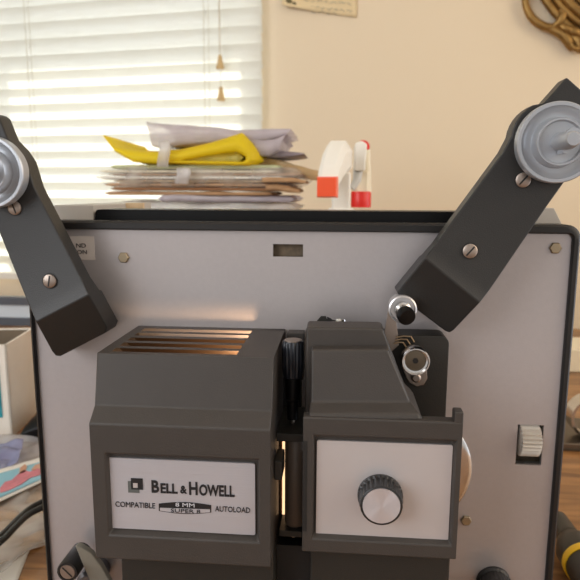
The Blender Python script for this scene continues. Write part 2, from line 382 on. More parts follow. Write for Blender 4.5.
# sloped fronts
def front_strip(mb,x0,x1,z0,y0,z1,y1,t=th):
    mb.hexa([(x0,y0,Z(z0)),(x1,y0,Z(z0)),(x1,y1,Z(z1)),(x0,y1,Z(z1))],[(x0,y0+t,Z(z0)),(x1,y0+t,Z(z0)),(x1,y1+t,Z(z1)),(x0,y1+t,Z(z1))])
ra,rb=P(104.5,454,-.0803),P(259.5,543,-.0803)      # recess opening
ra2,rb2=P(107,457.4,-.0765),P(255,534,-.0765)
x_in0,x_in1,z_in1,z_in0=-.1173,-.0392,Z(-.1318),Z(-.1812)
x_in0=ra.x;x_in1=rb.x;z_in1=ra.z;z_in0=rb.z
def housing_mesh():
    import bmesh
    mb=MB()
    P4=[(z,y) for z,y in prof]
    # outer skin: front strips (upper two)
    for (z0,y0),(z1,y1) in zip(P4[:2],P4[1:3]):
        mb.add([(lx0,y0,Z(z0)),(lx1,y0,Z(z0)),(lx1,y1,Z(z1)),(lx0,y1,Z(z1))],[(0,3,2,1)])
    # main front with recess
    y=-.0803; zt_=Z(-.1162); zb_=Z(-.1910)
    o=[(lx0,y,zb_),(lx1,y,zb_),(lx1,y,zt_),(lx0,y,zt_)]
    i1=[(x_in0,y,z_in0),(x_in1,y,z_in0),(x_in1,y,z_in1),(x_in0,y,z_in1)]
    e=.0016; yy=y+.0042
    i2=[(x_in0+e,yy,z_in0+e*1.2),(x_in1-e,yy,z_in0+e*1.2),(x_in1-e,yy,z_in1-e*.5),(x_in0+e,yy,z_in1-e*.5)]
    mb.add(o+i1+i2,[(0,1,5,4),(1,2,6,5),(2,3,7,6),(3,0,4,7),(4,5,9,8),(5,6,10,9),(6,7,11,10),(7,4,8,11),(8,9,10,11)])
    # sides
    for x in (lx0,lx1):
        vs=[(x,y,Z(z)) for z,y in P4]+[(x,0,Z(-.1910)),(x,0,Z(-.0835))]
        mb.add(vs,[tuple(range(len(vs)))])
    # bottom
    mb.add([(lx0,-.0803,Z(-.191)),(lx1,-.0803,Z(-.191)),(lx1,0,Z(-.191)),(lx0,0,Z(-.191))],[(0,1,2,3)])
    # top with slots
    t0=-.0015; 
    xs=[lx0,-.1195,-.0525,lx1]; ys=[-.066]
    for k in range(5): ys+=[-.0615+k*.0118,-.0615+k*.0118+.0072]
    ys.append(0)
    for i in range(3):
        for j in range(len(ys)-1):
            if i==1 and j%2==1: continue
            mb.add([(xs[i],ys[j],Z(-.0835)),(xs[i+1],ys[j],Z(-.0835)),(xs[i+1],ys[j+1],Z(-.0835)),(xs[i],ys[j+1],Z(-.0835))],[(0,1,2,3)])
    return mb,ys
lhm,ys=housing_mesh()
lh=lhm.build('lamp_housing',M['housing'],pr,bevel=.0009,seg=3)
# louvres set slanting in the slots
for k in range(4):
    y0=ys[1+2*k]
    MB().hexa([(-.1195,y0-.0003,Z(-.0838)),(-.0525,y0-.0003,Z(-.0838)),(-.0525,y0+.0055,Z(-.0875)),(-.1195,y0+.0055,Z(-.0875))],
              [(-.1195,y0-.0003,Z(-.0846)),(-.0525,y0-.0003,Z(-.0846)),(-.0525,y0+.0055,Z(-.0883)),(-.1195,y0+.0055,Z(-.0883))]).build('vent_louvre',M['vent'],lh)
MB().gridplate([lx0+.003,lx1-.003],[-.062,-.002],lambda a,b:True,Z(-.186),Z(-.184),'xy').build('inner_floor',M['vent'],lh)
MB().gridplate([lx0+.003,-.0485],[Z(-.183),Z(-.0915)],lambda a,b:True,-.0035,-.0025).build('heat_shield',M['vent'],lh)
# brushed name plate
pa,pb=P(107,457.4,-.0768),P(255,536,-.0768)
def P_(u,v,y): # u,v in photo px of the plate
    return P(u,v,y)
npl=MB().hexa(rrect(-.1180,-.0410,Z(-.1750),Z(-.1357),.0008,-.0772,3),rrect(-.1180,-.0410,Z(-.1750),Z(-.1357),.0008,-.0760,3)).build('name_plate',M['plate'],lh)
0 and print('plate',P(107,457.4,-.0772),P(254.8,463.6,-.0772),P(110.3,526.9,-.0772),P(254.8,536,-.0772))
yt=-.0774
# the scripts of the plate
mb=MB()
def wtxt(body,x0,x1,y0,y1,bold=0):    # px box: left,right,top,bottom at centre
    c=P((x0+x1)/2,(y0+y1)/2,yt); w=(P(x1,(y0+y1)/2,yt)-P(x0,(y0+y1)/2,yt)).x; h=(P((x0+x1)/2,y0,yt)-P((x0+x1)/2,y1,yt)).z
    text_mb(mb,body,c,w,h,bold)
wtxt('B',151.5,159,480.3,492.8,.03); wtxt('ELL',160.5,177.5,483.6,493.4,.03); wtxt('&',180.2,186.8,485.8,493.6,.03)
wtxt('H',189,197.5,482,495,.03); wtxt('OWELL',199,234.5,485,496.4,.03)
mb.build('brand_lettering',M['ink'],lh,merge=False)
mb=MB(); wtxt('COMPATIBLE',115.3,155,502.3,507.6); mb.build('caption_lettering',M['ink'],lh,merge=False); mb=MB(); wtxt('AUTOLOAD',215,250,506.8,512.2); mb.build('caption_lettering',M['ink'],lh,merge=False)
# squares mark
def rect(mb,x0,x1,y0,y1,yy,t=.0001):
    a=P(x0,y0,yy); b=P(x1,y1,yy); mb.box((a.x,yy-t,b.z),(b.x,yy,a.z))
mb=MB(); rect(mb,127.8,139.5,481,493,yt+.00005); mb.build('square_mark',mat('grey_ink',srgb(92,96,94),.5),lh)
mb=MB(); rect(mb,130.8,143,478,489.8,yt-.00005); mb.build('square_mark',M['ink'],lh)
mb=MB(); rect(mb,133,137.8,483,487.8,yt-.00015); mb.build('square_mark_centre',M['plate2'],lh)
# lens-shaped badge
def badge(mb,x0,x1,yc,hh,top,yy,t=.0001):
    pts=[]
    n=14
    for i in range(n+1):
        s=i/n; pts.append((x0+(x1-x0)*s, yc+1.6*(s-.5)-(hh*(.62+.38*math.sin(PI*s)) if top else -hh*(.62+.38*math.sin(PI*s)))))
    base=[(x1,yc+.8),(x0,yc-.8)]
    q=[P(a,b,yy) for a,b in pts+base]; mb.hexa([v for v in q],[v-Vector((0,t,0)) for v in q])
mb=MB(); badge(mb,158.8,211.2,508,5.9,True,yt); badge(mb,158.8,211.2,508,5.9,False,yt+.00008); mb.build('format_badge',M['ink'],lh,merge=False)
mb=MB(); badge(mb,160,210,508.5,4.7,False,yt-.0001); mb.build('format_badge_field',M['plate'],lh,merge=False)
mb=MB(); 
c=P(185,505,yt-.0002); text_mb(mb,'8 MM',c,.0100,.0021); mb.build('format_lettering',M['inkw'],lh,merge=False)
mb=MB(); c=P(185.5,511,yt-.0003); text_mb(mb,'SUPER 8',c,.0155,.0020); mb.build('format_lettering',M['ink'],lh,merge=False)
# lower body under the lamp housing
MB().box((lx0+.008,-.066,ZB+.002),(lx1,-.003,Z(-.1911))).build('lower_cover',M['darkbox'],pr,bevel=.001)
# ---- lens cover (right block)
fy=-.0700
def PX(px,py,y): return P(px,py,y)
fx0,fx1=P(302.5,470,fy).x,P(461,470,fy).x
fzt,fzb=P(380,419.5,fy).z,P(380,556,fy).z
ia=P(313.5,436,fy); ib=P(451.5,546,fy)
mb=MB(); e=.0014; yy=fy+.0042
o=[(fx0,fy,fzb),(fx1,fy,fzb),(fx1,fy,fzt),(fx0,fy,fzt)]
i1=[(ia.x,fy,ib.z),(ib.x,fy,ib.z),(ib.x,fy,ia.z),(ia.x,fy,ia.z)]
i2=[(ia.x+e*.5,yy,ib.z+e*1.5),(ib.x-e,yy,ib.z+e*1.5),(ib.x-e,yy,ia.z-e*.3),(ia.x+e*.5,yy,ia.z-e*.3)]
bk=[(x,-.0625,z) for x,_,z in o]
mb.add(o+i1+i2+bk,[(0,1,5,4),(1,2,6,5),(2,3,7,6),(3,0,4,7),(4,5,9,8),(5,6,10,9),(6,7,11,10),(7,4,8,11),(8,9,10,11),(0,12,13,1),(1,13,14,2),(2,14,15,3),(3,15,12,0),(12,15,14,13)])
lc=mb.build('lens_cover',M['housing'],pr,bevel=.0009,seg=3)
MB().box((fx0+.0002,fy-.0002,P(305,531,fy).z),(P(307.5,440,fy).x,fy+.002,P(305,441,fy).z)).build('hinge_notch',M['inner'],lc)
q0=P(317,440,yy-.001); q1=P(448,541,yy-.001)
MB().hexa(rrect(q0.x,q1.x,q1.z,q0.z,.0009,yy-.0012,4),rrect(q0.x,q1.x,q1.z,q0.z,.0009,yy,4)).build('blank_plate',M['plate2'],lc)
mb=MB().box((fx1-.0045,fy,fzt-.001),(fx1,-.0627,P(457,412,fy).z)); mb.build('cover_lip',M['housing'],lc,bevel=.0008)
# focus knob
kc=P(380,495,yy-.0012)
kr=.0113
MB().lathe(kc,MY,[(kr*1.03,0),(kr*1.03,.0015),(kr,.0022),(kr*.97,.0095),(kr*.93,.0108),(kr*.86,.0112),(kr*.84,.0106),(0,.0106)],150,.09,26,(.002,.0099)).build('focus_knob',M['knob'],lc,smooth=True)
# spun aluminium cap : radial anisotropic look
def spun():
    m=bpy.data.materials.new('spun_cap'); m.use_nodes=True; nt=m.node_tree; b=nt.nodes['Principled BSDF']
    b.inputs['Base Color'].default_value=srgb(215,215,222); b.inputs['Metallic'].default_value=.6; b.inputs['Roughness'].default_value=.32
    b.inputs['Anisotropic'].default_value=.8
    t=nt.nodes.new('ShaderNodeTangent'); t.direction_type='RADIAL'; t.axis='Y'; nt.links.new(t.outputs[0],b.inputs['Tangent']); return m
M['spun']=spun()
def disc_obj(name,c,r,h,m,par):
    mb=MB().lathe(Vector((0,0,0)),MY,[(r,0),(r,h)],48); me=bpy.data.meshes.new(name); me.from_pydata(mb.v,[],mb.f)
    import bmesh; b=bmesh.new(); b.from_mesh(me); bmesh.ops.recalc_face_normals(b,faces=b.faces); b.to_mesh(me); b.free()
    me.materials.append(m); ob=bpy.data.objects.new(name,me); col.objects.link(ob); ob.parent=par; ob.location=Vector(c)-Vector(par['wloc']); ob['wloc']=tuple(c); return ob
disc_obj('knob_cap',kc+MY*.0104,kr*.83,.0008,M['spun'],lc)
# raised front block of the lens side : slopes, flares to the frame
yb=-.028
def loop(ps): return [P(a,b,y) for a,b,y in ps]
mb=MB()
ring=lambda l,r: [l,r,Vector((r.x,yb,r.z)),Vector((l.x,yb,l.z))]
A=[(311,349.5,388.5,349.5,-.0545),(310.5,402,410.5,402,-.0600),(309,414,419,414,-.0680),(308,421,424,421,-.0690)]
rings=[]
for (a,b,c,d,y) in A: rings.append(ring(P(a,b,y),P(c,d,y)))
mb.loft(rings); mb.build('gear_cover',M['housing'],pr,bevel=.0014,seg=3)
# back block above it
A=[(306,327.5,383,328.5,-.0460),(304.5,420,417,420,-.0475)]
mb=MB(); rings=[ring(P(a,b,y),P(c,d,y)) for (a,b,c,d,y) in A]
mb.loft(rings); mb.build('mechanism_block',M['housing'],pr,bevel=.0014,seg=3)
# little parts that poke up behind it
g=P(322,321,-.022); mb=MB(); mb.hexa([P(315,323,-.022),P(328,323,-.022),P(326,316,-.022),P(321,316,-.022)],[P(315,323,-.010),P(328,323,-.010),P(326,316,-.010),P(321,316,-.010)]); mb.build('catch_lever',M['darkbox'],pr)
MB().hexa([P(327,323,-.024),P(333,323,-.024),P(332,319,-.024),P(327,316.5,-.024)],[P(327,323,-.012),P(333,323,-.012),P(332,319,-.012),P(327,316.5,-.012)]).build('catch_lever',M['inner'],pr)
for q,m in((334.5,'chrome'),(339,'white'),(343,'chrome')):
    c=P(q,321.5,-.022); MB().cyl(c-Vector((0,0,.003)),c+Vector((0,0,.0013)),.0014,12).build('tiny_contact',M[m],pr)
MB().box((P(287,328,-.012).x,-.012,Z(-.112)),(P(304,328,-.012).x,-.003,P(295,333,-.012).z)).build('gate_back',M['housing'],pr,bevel=.0005)
# dark rounded plate behind the rollers
gx0,gx1=P(384,331,-.017).x-.01,P(448.5,360,-.017).x; gt,gb=P(420,335.5,-.017).z,P(440,440,-.017).z
pl=[Vector((gx0,-.017,gb-.05)),Vector((gx1,-.017,gb-.05))]+[Vector((gx1-.005+.005*math.cos(a),-.017,gt-.005+.005*math.sin(a))) for a in [i*PI/12 for i in range(7)]]+[Vector((gx0,-.017,gt))]
MB().hexa(pl,[Vector((v.x,-.0003,v.z)) for v in pl]).build('film_chamber',M['darkbox'],pr,bevel=.0006)
# lower body under lens side
MB().box((fx0+.004,-.060,ZB+.002),(fx1-.001,-.003,fzb-.0002)).build('lower_cover',M['darkbox'],pr,bevel=.001)
MB().box((fx0+.003,-.0624,fzb),(P(440,470,-.041).x,-.003,P(430,421.5,-.003).z)).build('cover_core',M['inner'],pr)
# guide rollers
def roller(px,py,y0,par,blk):
    c=P(px,py,y0); r=.0074
    o=MB().lathe(c+Y_*.009,MY,[(r*.72,0),(r*.72,.004),(r,.0045),(r,.0085),(r*.93,.009),(r*.88,.0072),(r*.55,.0072),(r*.5,.0055),(0,.0055)],48).build('guide_roller',M['chrome'],par,smooth=True)
    return c,r,o
# upper roller with white rim and black tilted tip
c=P(402.5,309,-.027)
ur=MB().lathe(c+Y_*.012,MY,[(.0070,0),(.0070,.010),(.0078,.0105),(.0078,.0135),(.0070,.014),(.0066,.0115),(.0,.0115)],48).build('guide_roller',mat('roller_nickel',srgb(205,203,203),.3,metal=.7),pr,smooth=True)
MB().lathe(c+MY*.0,Vector((.10,-1,-.12)),[(.0045,0),(.0045,.002),(.0036,.0025),(.0036,.006)],32).build('roller_hub',M['chrome'],ur,smooth=True)
MB().lathe(c+Vector((.0004,-.004,-.0013)),Vector((.30,-1,-.35)),[(.0036,0),(.0048,.001),(.0050,.0045),(.0046,.0056),(0,.0060)],32).build('roller_tip',M['gloss'],ur,smooth=True)
# its bracket
mb=MB(); mb.hexa([P(388,311,-.018),P(396,318,-.018),P(399,345,-.018),P(391,352,-.018),P(384,333,-.018)],[P(388,311,-.016),P(396,318,-.016),P(399,345,-.016),P(391,352,-.016),P(384,333,-.016)])
mb.build('roller_bracket',M['steel'],pr,bevel=.0003)
for k in range(3):
    a=P(396-1*k,337.5+3.2*k,-.0195); b=P(411-4*k,336.5+3*k,-.0195); d_=P(414-4*k,342+2.5*k,-.0195)
    MB().tube([a,a.lerp(b,.5)+Vector((0,0,.0005)),b,d_],.0005,8).build('leaf_spring',M['copper'],pr)
# lower roller
c=P(416,362,-.034); r=.0079
lr=MB().lathe(c+Y_*.014,MY,[(.0060,0),(.0060,.006),(r,.0065),(r,.0135),(r*.95,.0142),(r*.88,.0142),(r*.86,.012),(r*.74,.0118),(r*.72,.0105),(r*.3,.0105),(0,.0105)],56).build('guide_roller',M['chrome'],pr,smooth=True)
MB().lathe(c+Y_*.0036,MY,[(r*.72,0),(r*.72,.0006),(r*.4,.0010),(0,.001)],40).build('roller_washer',mat('dull_brass',srgb(120,108,92),.4,metal=.8),lr,smooth=True)
MB().lathe(c+Y_*.0026,MY,[(.0017,0),(.0017,.0006)],6).build('roller_socket',M['inner'],lr)
MB().lathe(c+Y_*.016,MY,[(.0058,0),(.0058,.004)],32).build('roller_collar',M['steel'],lr,smooth=True)
c=P(415,376,-.02)
pl=[Vector((c.x+dx*.001,-.021,c.z+dz*.001)) for dx,dz in((-8,6),(-5,-1),(-3,-4),(1,-6),(5,-5),(7,-1),(6.5,4),(3,8))]
MB().hexa(pl,[v+Vector((0,.0025,0)) for v in pl]).build('roller_bracket',M['steel'],pr,bevel=.0004)
MB().lathe(P(416,377.5,-.022),MY,[(.0028,0),(.0028,.001),(.0018,.0018)],20).build('bracket_rivet',M['steel'],pr,smooth=True)
# framing knob in the gap, with stem
c=P(293,340.5,-.038)
fk=MB().lathe(Vector((c.x,-.038,c.z)),(0,0,-1),[(.0001,0),(.0054,0),(.0060,.0007),(.0062,.012),(.0059,.017),(.0054,.0205),(.0040,.0212),(0,.0212)],80,.10,16,(.0005,.0204)).build('framing_knob',mat('knob_blueblack',srgb(30,34,42),.3),pr,smooth=True)
MB().cyl(Vector((c.x,-.038,c.z-.0002)),Vector((c.x,-.038,c.z+.0005)),.0048,32).build('knob_cap',M['steel'],fk)
MB().lathe(Vector((c.x,-.038,c.z-.0212)),(0,0,-1),[(.0044,0),(.0042,.012),(.0032,.013),(.0030,.024)],24).build('knob_stem',M['gloss'],fk,smooth=True)
MB().cyl(Vector((c.x,-.038,c.z-.044)),Vector((c.x,-.038,c.z-.0495)),.0012,12).build('knob_pin',M['steel'],fk)
gxa,gxb=lx1,fx0
MB().box((gxa,-.012,Z(-.19)),(P(301,400,-.012).x,-.003,Z(-.1105))).build('gate_wall',M['inner'],pr)
# film gate: top and bottom shelf, pressure cylinder, emissive strip for lamplight
zt1,zb1=P(288,437,-.05).z,P(288,527,-.05).z
gl=gxa+.0003; gr=fx0+.0015
MB().box((gl,-.054,zt1-.001),(gr-.0025,-.012,zt1+.0035)).build('gate_shelf',M['darkbox'],pr,bevel=.0003)
MB().box((gl+.0015,-.054,zb1-.0035),(gr-.0025,-.012,zb1)).build('gate_shelf',M['darkbox'],pr,bevel=.0003)
cc=P(296,480,-.048); 
MB().lathe(Vector((cc.x-.0004,-.046,zb1+.0006)),(0,0,1),[(.0055,0),(.0060,.001),(.0060,zt1-zb1-.003),(.0054,zt1-zb1-.002)],40).build('pressure_roller',mat('gate_roller',srgb(98,86,76),.42),pr,smooth=True)
MB().box((P(281.8,480,-.04).x,-.037,zb1),(P(287.2,480,-.04).x,-.0365,zt1-.001)).build('gate_glow_strip',mat('lamplight_emission',srgb(255,220,160),.4,emit=(1,.62,.34,1),es=1.5),pr)  # emissive strip stands in for lamplight leaking through the gate
MB().box((gl+.0005,-.036,zb1),(P(292,480,-.04).x,-.0355,zt1-.001)).build('gate_strip',mat('gate_bronze',srgb(120,84,54),.45,metal=.6),pr)
MB().box((gl,-.066,P(270,480,-.066).z),(gl+.0042,-.050,P(270,461,-.066).z)).build('gate_catch',M['darkbox'],pr,bevel=.0005)
MB().hexa([P(277,461,-.060),P(283,452,-.054),P(283,460,-.054),P(277,463,-.06)],[v+Vector((0,.003,0)) for v in [P(277,461,-.060),P(283,452,-.054),P(283,460,-.054),P(277,463,-.06)]]).build('gate_catch',M['steel'],pr)
c=P(293.5,533,-.05); MB().cyl(c+Vector((0,0,.002)),c-Vector((0,0,.0022)),.0011,12).build('gate_pin',M['steel'],pr)
MB().box((gxa+.0002,-.05,ZB+.002),(fx0+.004,-.003,Z(-.197))).build('lower_bridge',M['inner'],pr)
# lower left control: knob with slotted silver face, and a lever blade
c=P(67,572.5,-.032)
kn=MB().lathe(c+Y_*.022,MY,[(.0068,0),(.0068,.021),(.0064,.022),(.0052,.022),(.0050,.0212),(0,.0212)],48).build('tilt_knob',M['knob'],pr,smooth=True)
MB().lathe(c+Y_*.0008,MY,[(.0049,0),(.0047,.0005)],32).build('knob_screw',M['steel'],kn,smooth=True)
d=Vector((.7,0,-.7)).normalized(); q=Vector((.7,0,.7)).normalized()*.0005; e2=c+MY*-.0002
MB().hexa([e2-d*.0042-q,e2+d*.0042-q,e2+d*.0042+q,e2-d*.0042+q],[v+MY*.0001 for v in(e2-d*.0042-q,e2+d*.0042-q,e2+d*.0042+q,e2-d*.0042+q)]).build('screw_slot',M['inner'],kn)
bl_=[P(75,546,-.030),P(80,546.5,-.029),P(91,553,-.026),P(101,566,-.023),P(112,586,-.020),P(104,600,-.02),P(93,588,-.022),P(84,568,-.026)]
MB().hexa(bl_,[v+Vector((.0006,.003,.0008)) for v in bl_]).build('lever_blade',mat('lever_grey',srgb(150,146,134),.45),pr,bevel=.0006)
c=P(88,584,-.020); MB().lathe(c+Y_*.018,MY,[(.008,0),(.008,.017),(.006,.019)],32).build('lever_pivot',mat('pivot_steel',srgb(110,110,114),.35,metal=.8),pr,smooth=True)
# ---- reel arms
YA=-.028; YBk=-.0155
def arm(front,fold,end,spc,srad,screws,label,band):
    # front: px outline of the long plate; fold: its two corners at the foot, first and last of front
    YF=YA-.0035; (a,b),(a2,b2)=fold,band
    f=[P(*a2,YA)]+[P(x,y,YA) for x,y in front]+[P(*b2,YA)]
    nf=len(f)
    foldv=[P(*b,YF),P(*a,YF)]
    ft=[P(x,y,-.0200) for x,y in end]
    fr_=f+foldv+ft
    back=[Vector((v.x,YBk,v.z)) for v in f+foldv]+[Vector((v.x,-.0015,v.z)) for v in ft]
    bfold=[Vector((v.x,-.0130,v.z)) for v in foldv]
    mb=MB(); vs=fr_+back+bfold; n=len(fr_)
    iB,iA=nf,nf+1; foot=list(range(nf+2,n))        # foot runs from the a side to the b side
    o1=n; kB,kA=2*n,2*n+1
    fs=[tuple(range(nf)),(nf-1,iB,iA,0),tuple([iA,iB]+foot[::-1])]
    fs+=[tuple(o1+i for i in range(nf))[::-1],(o1+nf-1,o1+iB,o1+iA,o1)]
    fs+=[(i,i+1,o1+i+1,o1+i) for i in range(nf-1)]
    fs+=[(nf-1,iB,o1+iB,o1+nf-1),(0,iA,o1+iA,o1)]
    ch=[iA]+foot+[iB]
    for i in range(1,len(foot)): fs.append((foot[i-1],foot[i],o1+foot[i],o1+foot[i-1]))
    fs+=[(iA,foot[0],o1+foot[0],kA,o1+iA),(iB,foot[-1],o1+foot[-1],kB,o1+iB),(o1+iA,o1+iB,kB,kA),tuple([kA,kB]+[o1+i for i in foot[::-1]])]
    mb.add(vs,fs)
    ob1=mb.build('reel_arm',M['arm'],pr,bevel=.0009,seg=3); tag(ob1,label)
    mb=MB()
    for (px,py,an) in screws:
        c=P(px,py,YA-.0001)
        MB().lathe(c+Y_*.00005,MY,[(.0047,0),(.0047,.00008)],28).build('screw_seat',M['inner'],ob1)
        s=slotscrew(c+MY*.0001,ob1,.0039,an); s.build('screw_slot',M['inner'],ob1)
    # spindle
    c=P(*spc,-.0365); c.y=YA
    g=srad
    sp=MB().lathe(c,MY,[(g*.93,0),(g*.96,.0030),(g,.0036),(g,.0088),(g*.975,.0094),(g*.90,.0094),(g*.86,.0078),(g*.72,.0062),(g*.63,.0064),(g*.595,.0120),(g*.57,.0130),(g*.53,.0130),(g*.50,.0112),(g*.22,.0108)],72).build('reel_spindle',M['spin'],ob1,smooth=True)
    MB().lathe(c,MY,[(g*.22,.010),(g*.22,.0245),(g*.19,.0255),(g*.19,.0285),(g*.15,.030),(0,.0302)],32).build('spindle_shaft',M['spin'],sp,smooth=True)
    MB().lathe(c+Vector((g*.06,0,g*.05)),MY,[(g*.22,.0235),(g*.23,.025),(g*.22,.0265)],32).build('reel_latch',M['spin'],sp,smooth=True)
    k=c+MY*.016; MB().box((k.x+.0-.0012,k.y-.004,k.z-g*.30),(k.x+.0012,k.y+.004,k.z-g*.16)).build('drive_key',M['spin'],sp)
    return ob1
def arcpts(c,r,a0,a1,n=8): return [(c[0]+r*math.cos(R_(a0+(a1-a0)*i/n)),c[1]-r*math.sin(R_(a0+(a1-a0)*i/n))) for i in range(n+1)]
arm([(546,208),(566,180),(612,117),(567,77),(544,103)]+arcpts((553,142),42,118,172,6)+[(503,152)],
    ((480,303),(425,258)),[(454,330),(450,333),(445,331),(400,297),(397,292)],(558,142.5),.0204,[(523,180,50),(470,251,50)],'dark grey reel arm on the right, leaning right over the top edge',((490,290),(434,246)))
arm([(-4,225),(-60,143),(-24,124),(-6,113),(-1,117),(8,139),(18,149),(26,161),(34,187)],
    ((35.5,322),(89,294.5)),[(52,351),(55,356),(60,356.5),(105,333),(107,327)],(-10.5,172),.0198,[(15,208,-70),(50,281,-100)],'dark grey reel arm on the left, leaning left out of the photo',((29.5,308),(82,280)))
# ================================================================== THINGS BEHIND
# supporting carton for the pile (stands behind the projector)
def Ybox(px0,px1,Y0,Y1,z0,z1):
    return (P(px0,230,Y0).x,Y0,z0),(P(px1,230,Y0).x,Y1,z1)
a,b=Ybox(118,278,.40,.60,TZ,zz(-.036))
mb=MB().box(a,b); o=mb.build('cardboard_carton',M['kraft'],bevel=.002); tag(o,'brown carton behind the projector under the pile of papers and bags','box')
pz=zz(-.0355)
def wav(seed,amp,x,y,f=9): return amp*noise.noise(Vector((x*f,y*f,seed*3.7)))
def pack(name,label,cat,pL,pR,yTop,yBot,m,Y=.40,dep=.19,amp=.003,seed=1,parent=None,tp=.35,jag=.004,group=None):
    """a thin filled packet: bottom/top pixel rows give its height at its front edge"""
    x0=P(pL,200,Y).x; x1=P(pR,200,Y).x; z1=P((pL+pR)/2,yTop,Y).z; z0=P((pL+pR)/2,yBot,Y).z
    mb=MB(); nu,nv=36,14
    def base(s,t,top):
        x=x0+(x1-x0)*s+wav(seed+5,jag,t*.2,0,20); y=Y+dep*t+wav(seed+9,jag*.8,s*.25,1,30)
        ed=min(1,min(s,1-s)/tp*2)**.6*min(1,min(t+.12,1-t)/.2)**.5
        mid=(z0+z1)/2; h=(z1-z0)/2
        z=mid+(h*ed if top else -h*ed)+(wav(seed,amp,x,y,22) if top else wav(seed,amp*.4,x,y,18))
        return Vector((x,y,z))
    mb.sheet(lambda s,t:base(s,t,True),nu,nv); mb.sheet(lambda s,t:base(s,t,False),nu,nv)
    n1=(nu+1)*(nv+1); idx=lambda i,j:i*(nv+1)+j
    edge=[idx(i,0) for i in range(nu+1)]+[idx(nu,j) for j in range(1,nv+1)]+[idx(i,nv) for i in range(nu-1,-1,-1)]+[idx(0,j) for j in range(nv-1,0,-1)]
    mb.f+=[(edge[k],edge[(k+1)%len(edge)],edge[(k+1)%len(edge)]+n1,edge[k]+n1) for k in range(len(edge))]
    o=mb.build(name,m,parent,smooth=True,auto=False)
    if parent is None: tag(o,label,cat,group)
    return o
pack('plastic_sleeve','milky clear plastic sleeve at the very bottom of the paper pile','bag',95,296,202.5,213.5,M['bagw'],amp=.003,seed=2,tp=.1)
pack('plastic_sleeve','grey folded plastic sleeve curling at its right end under the kraft envelope','bag',158,294,196,202.5,M['lilac'],Y=.395,amp=.003,seed=3,tp=.06)
pack('kraft_envelope','brown kraft envelope low in the pile, its edge showing left','envelope',103,272,191.5,195.5,M['kraft'],amp=.0008,seed=4,tp=.04)
pack('kraft_envelope','darker kraft envelope directly under the bag of tan papers','envelope',111,290,187.5,191,mat('kraft2',srgb(150,104,66),.65,var=.15,vscale=30),Y=.398,amp=.0008,seed=5,tp=.04)
pk=pack('paper_packet','packet of tan papers in a clear bag in the middle of the pile','packet',104,292,183.2,186.6,mat('tan2',srgb(190,150,110),.65,var=.3,vscale=25),amp=.0008,seed=6,tp=.03)
for k,(l_,r_,t_,b_,mm,yy_) in enumerate(((112,300,179.6,182.6,'tan',.402),(100,284,176.2,179.2,'paper',.396),(108,304,173,175.8,'kraft',.404),(104,280,170,172.6,'cream',.398))):
    pack('paper_layer','','',l_,r_,t_,b_,M[mm],Y=yy_,amp=.0008,seed=20+k,tp=.03,jag=.006,parent=pk)
pack('clear_wrap','', '',96,304,166,188.5,M['bag'],Y=.392,dep=.2,amp=.004,seed=16,parent=pk,tp=.12,jag=.008)
pack('green_folder','pale green folder just under the curled yellow sheet','folder',110,280,164.5,169.3,M['green'],amp=.0008,seed=7,tp=.05)
0 and pack('paper_bundle','small loose bundle of brown paper scraps at the right end of the pile','paper',268,308,180,190,M['kraft'],Y=.43,dep=.09,amp=.005,seed=8,jag=.008)
# yellow sheet with rolled right end
mb=MB(); Yy=.392
outc=[(103,135),(112,145),(128,149.5),(155,151),(180,148.5),(205,143),(225,137),(240,132),(250,142),(257,152),(259,160),(250,165.5),(225,165),(190,164),(160,163)]
innc=[(104,136),(116,152),(134,162),(158,164),(180,161),(205,156),(225,153),(236,152),(242,154),(246,157),(246,160),(242,162),(225,161.5),(190,161),(160,161)]
def ysheet(s,t):
    k=s*(len(outc)-1); i=min(int(k),len(outc)-2); f_=k-i
    L=lambda q:(q[i][0]+(q[i+1][0]-q[i][0])*f_,q[i][1]+(q[i+1][1]-q[i][1])*f_)
    a,b=L(innc),L(outc)
    if t<.4:
        w_=t/.4; v=P(a[0]+(b[0]-a[0])*w_,a[1]+(b[1]-a[1])*w_,Yy); return v+Vector((0,.012*(w_**3)-.004*math.sin(w_*PI),0))
    w_=(t-.4)/.6; v=P(*b,Yy)
    return v+Vector((.006*w_*math.sin(s*3),.012+.15*w_,-.003*w_*(s<.3)))
mb.sheet(ysheet,84,15)
ysh=o=mb.build('yellow_sheet',M['yellow'],solid=.0006,smooth=True,auto=False); tag(o,'bright yellow sheet rolled over at its right end near the top of the pile','sheet')
pack('striped_paper','folded olive paper tucked inside the roll of the yellow sheet','paper',138,243,151.5,163.5,mat('olive',srgb(200,190,100),.5,var=.15,vscale=60),Y=.400,dep=.14,amp=.0005,seed=12,tp=.02)
pack('brown_paper','thin tan paper over the yellow sheet under the grey bag','paper',166,232,142,147,M['tan'],Y=.43,dep=.1,amp=.002,seed=13)
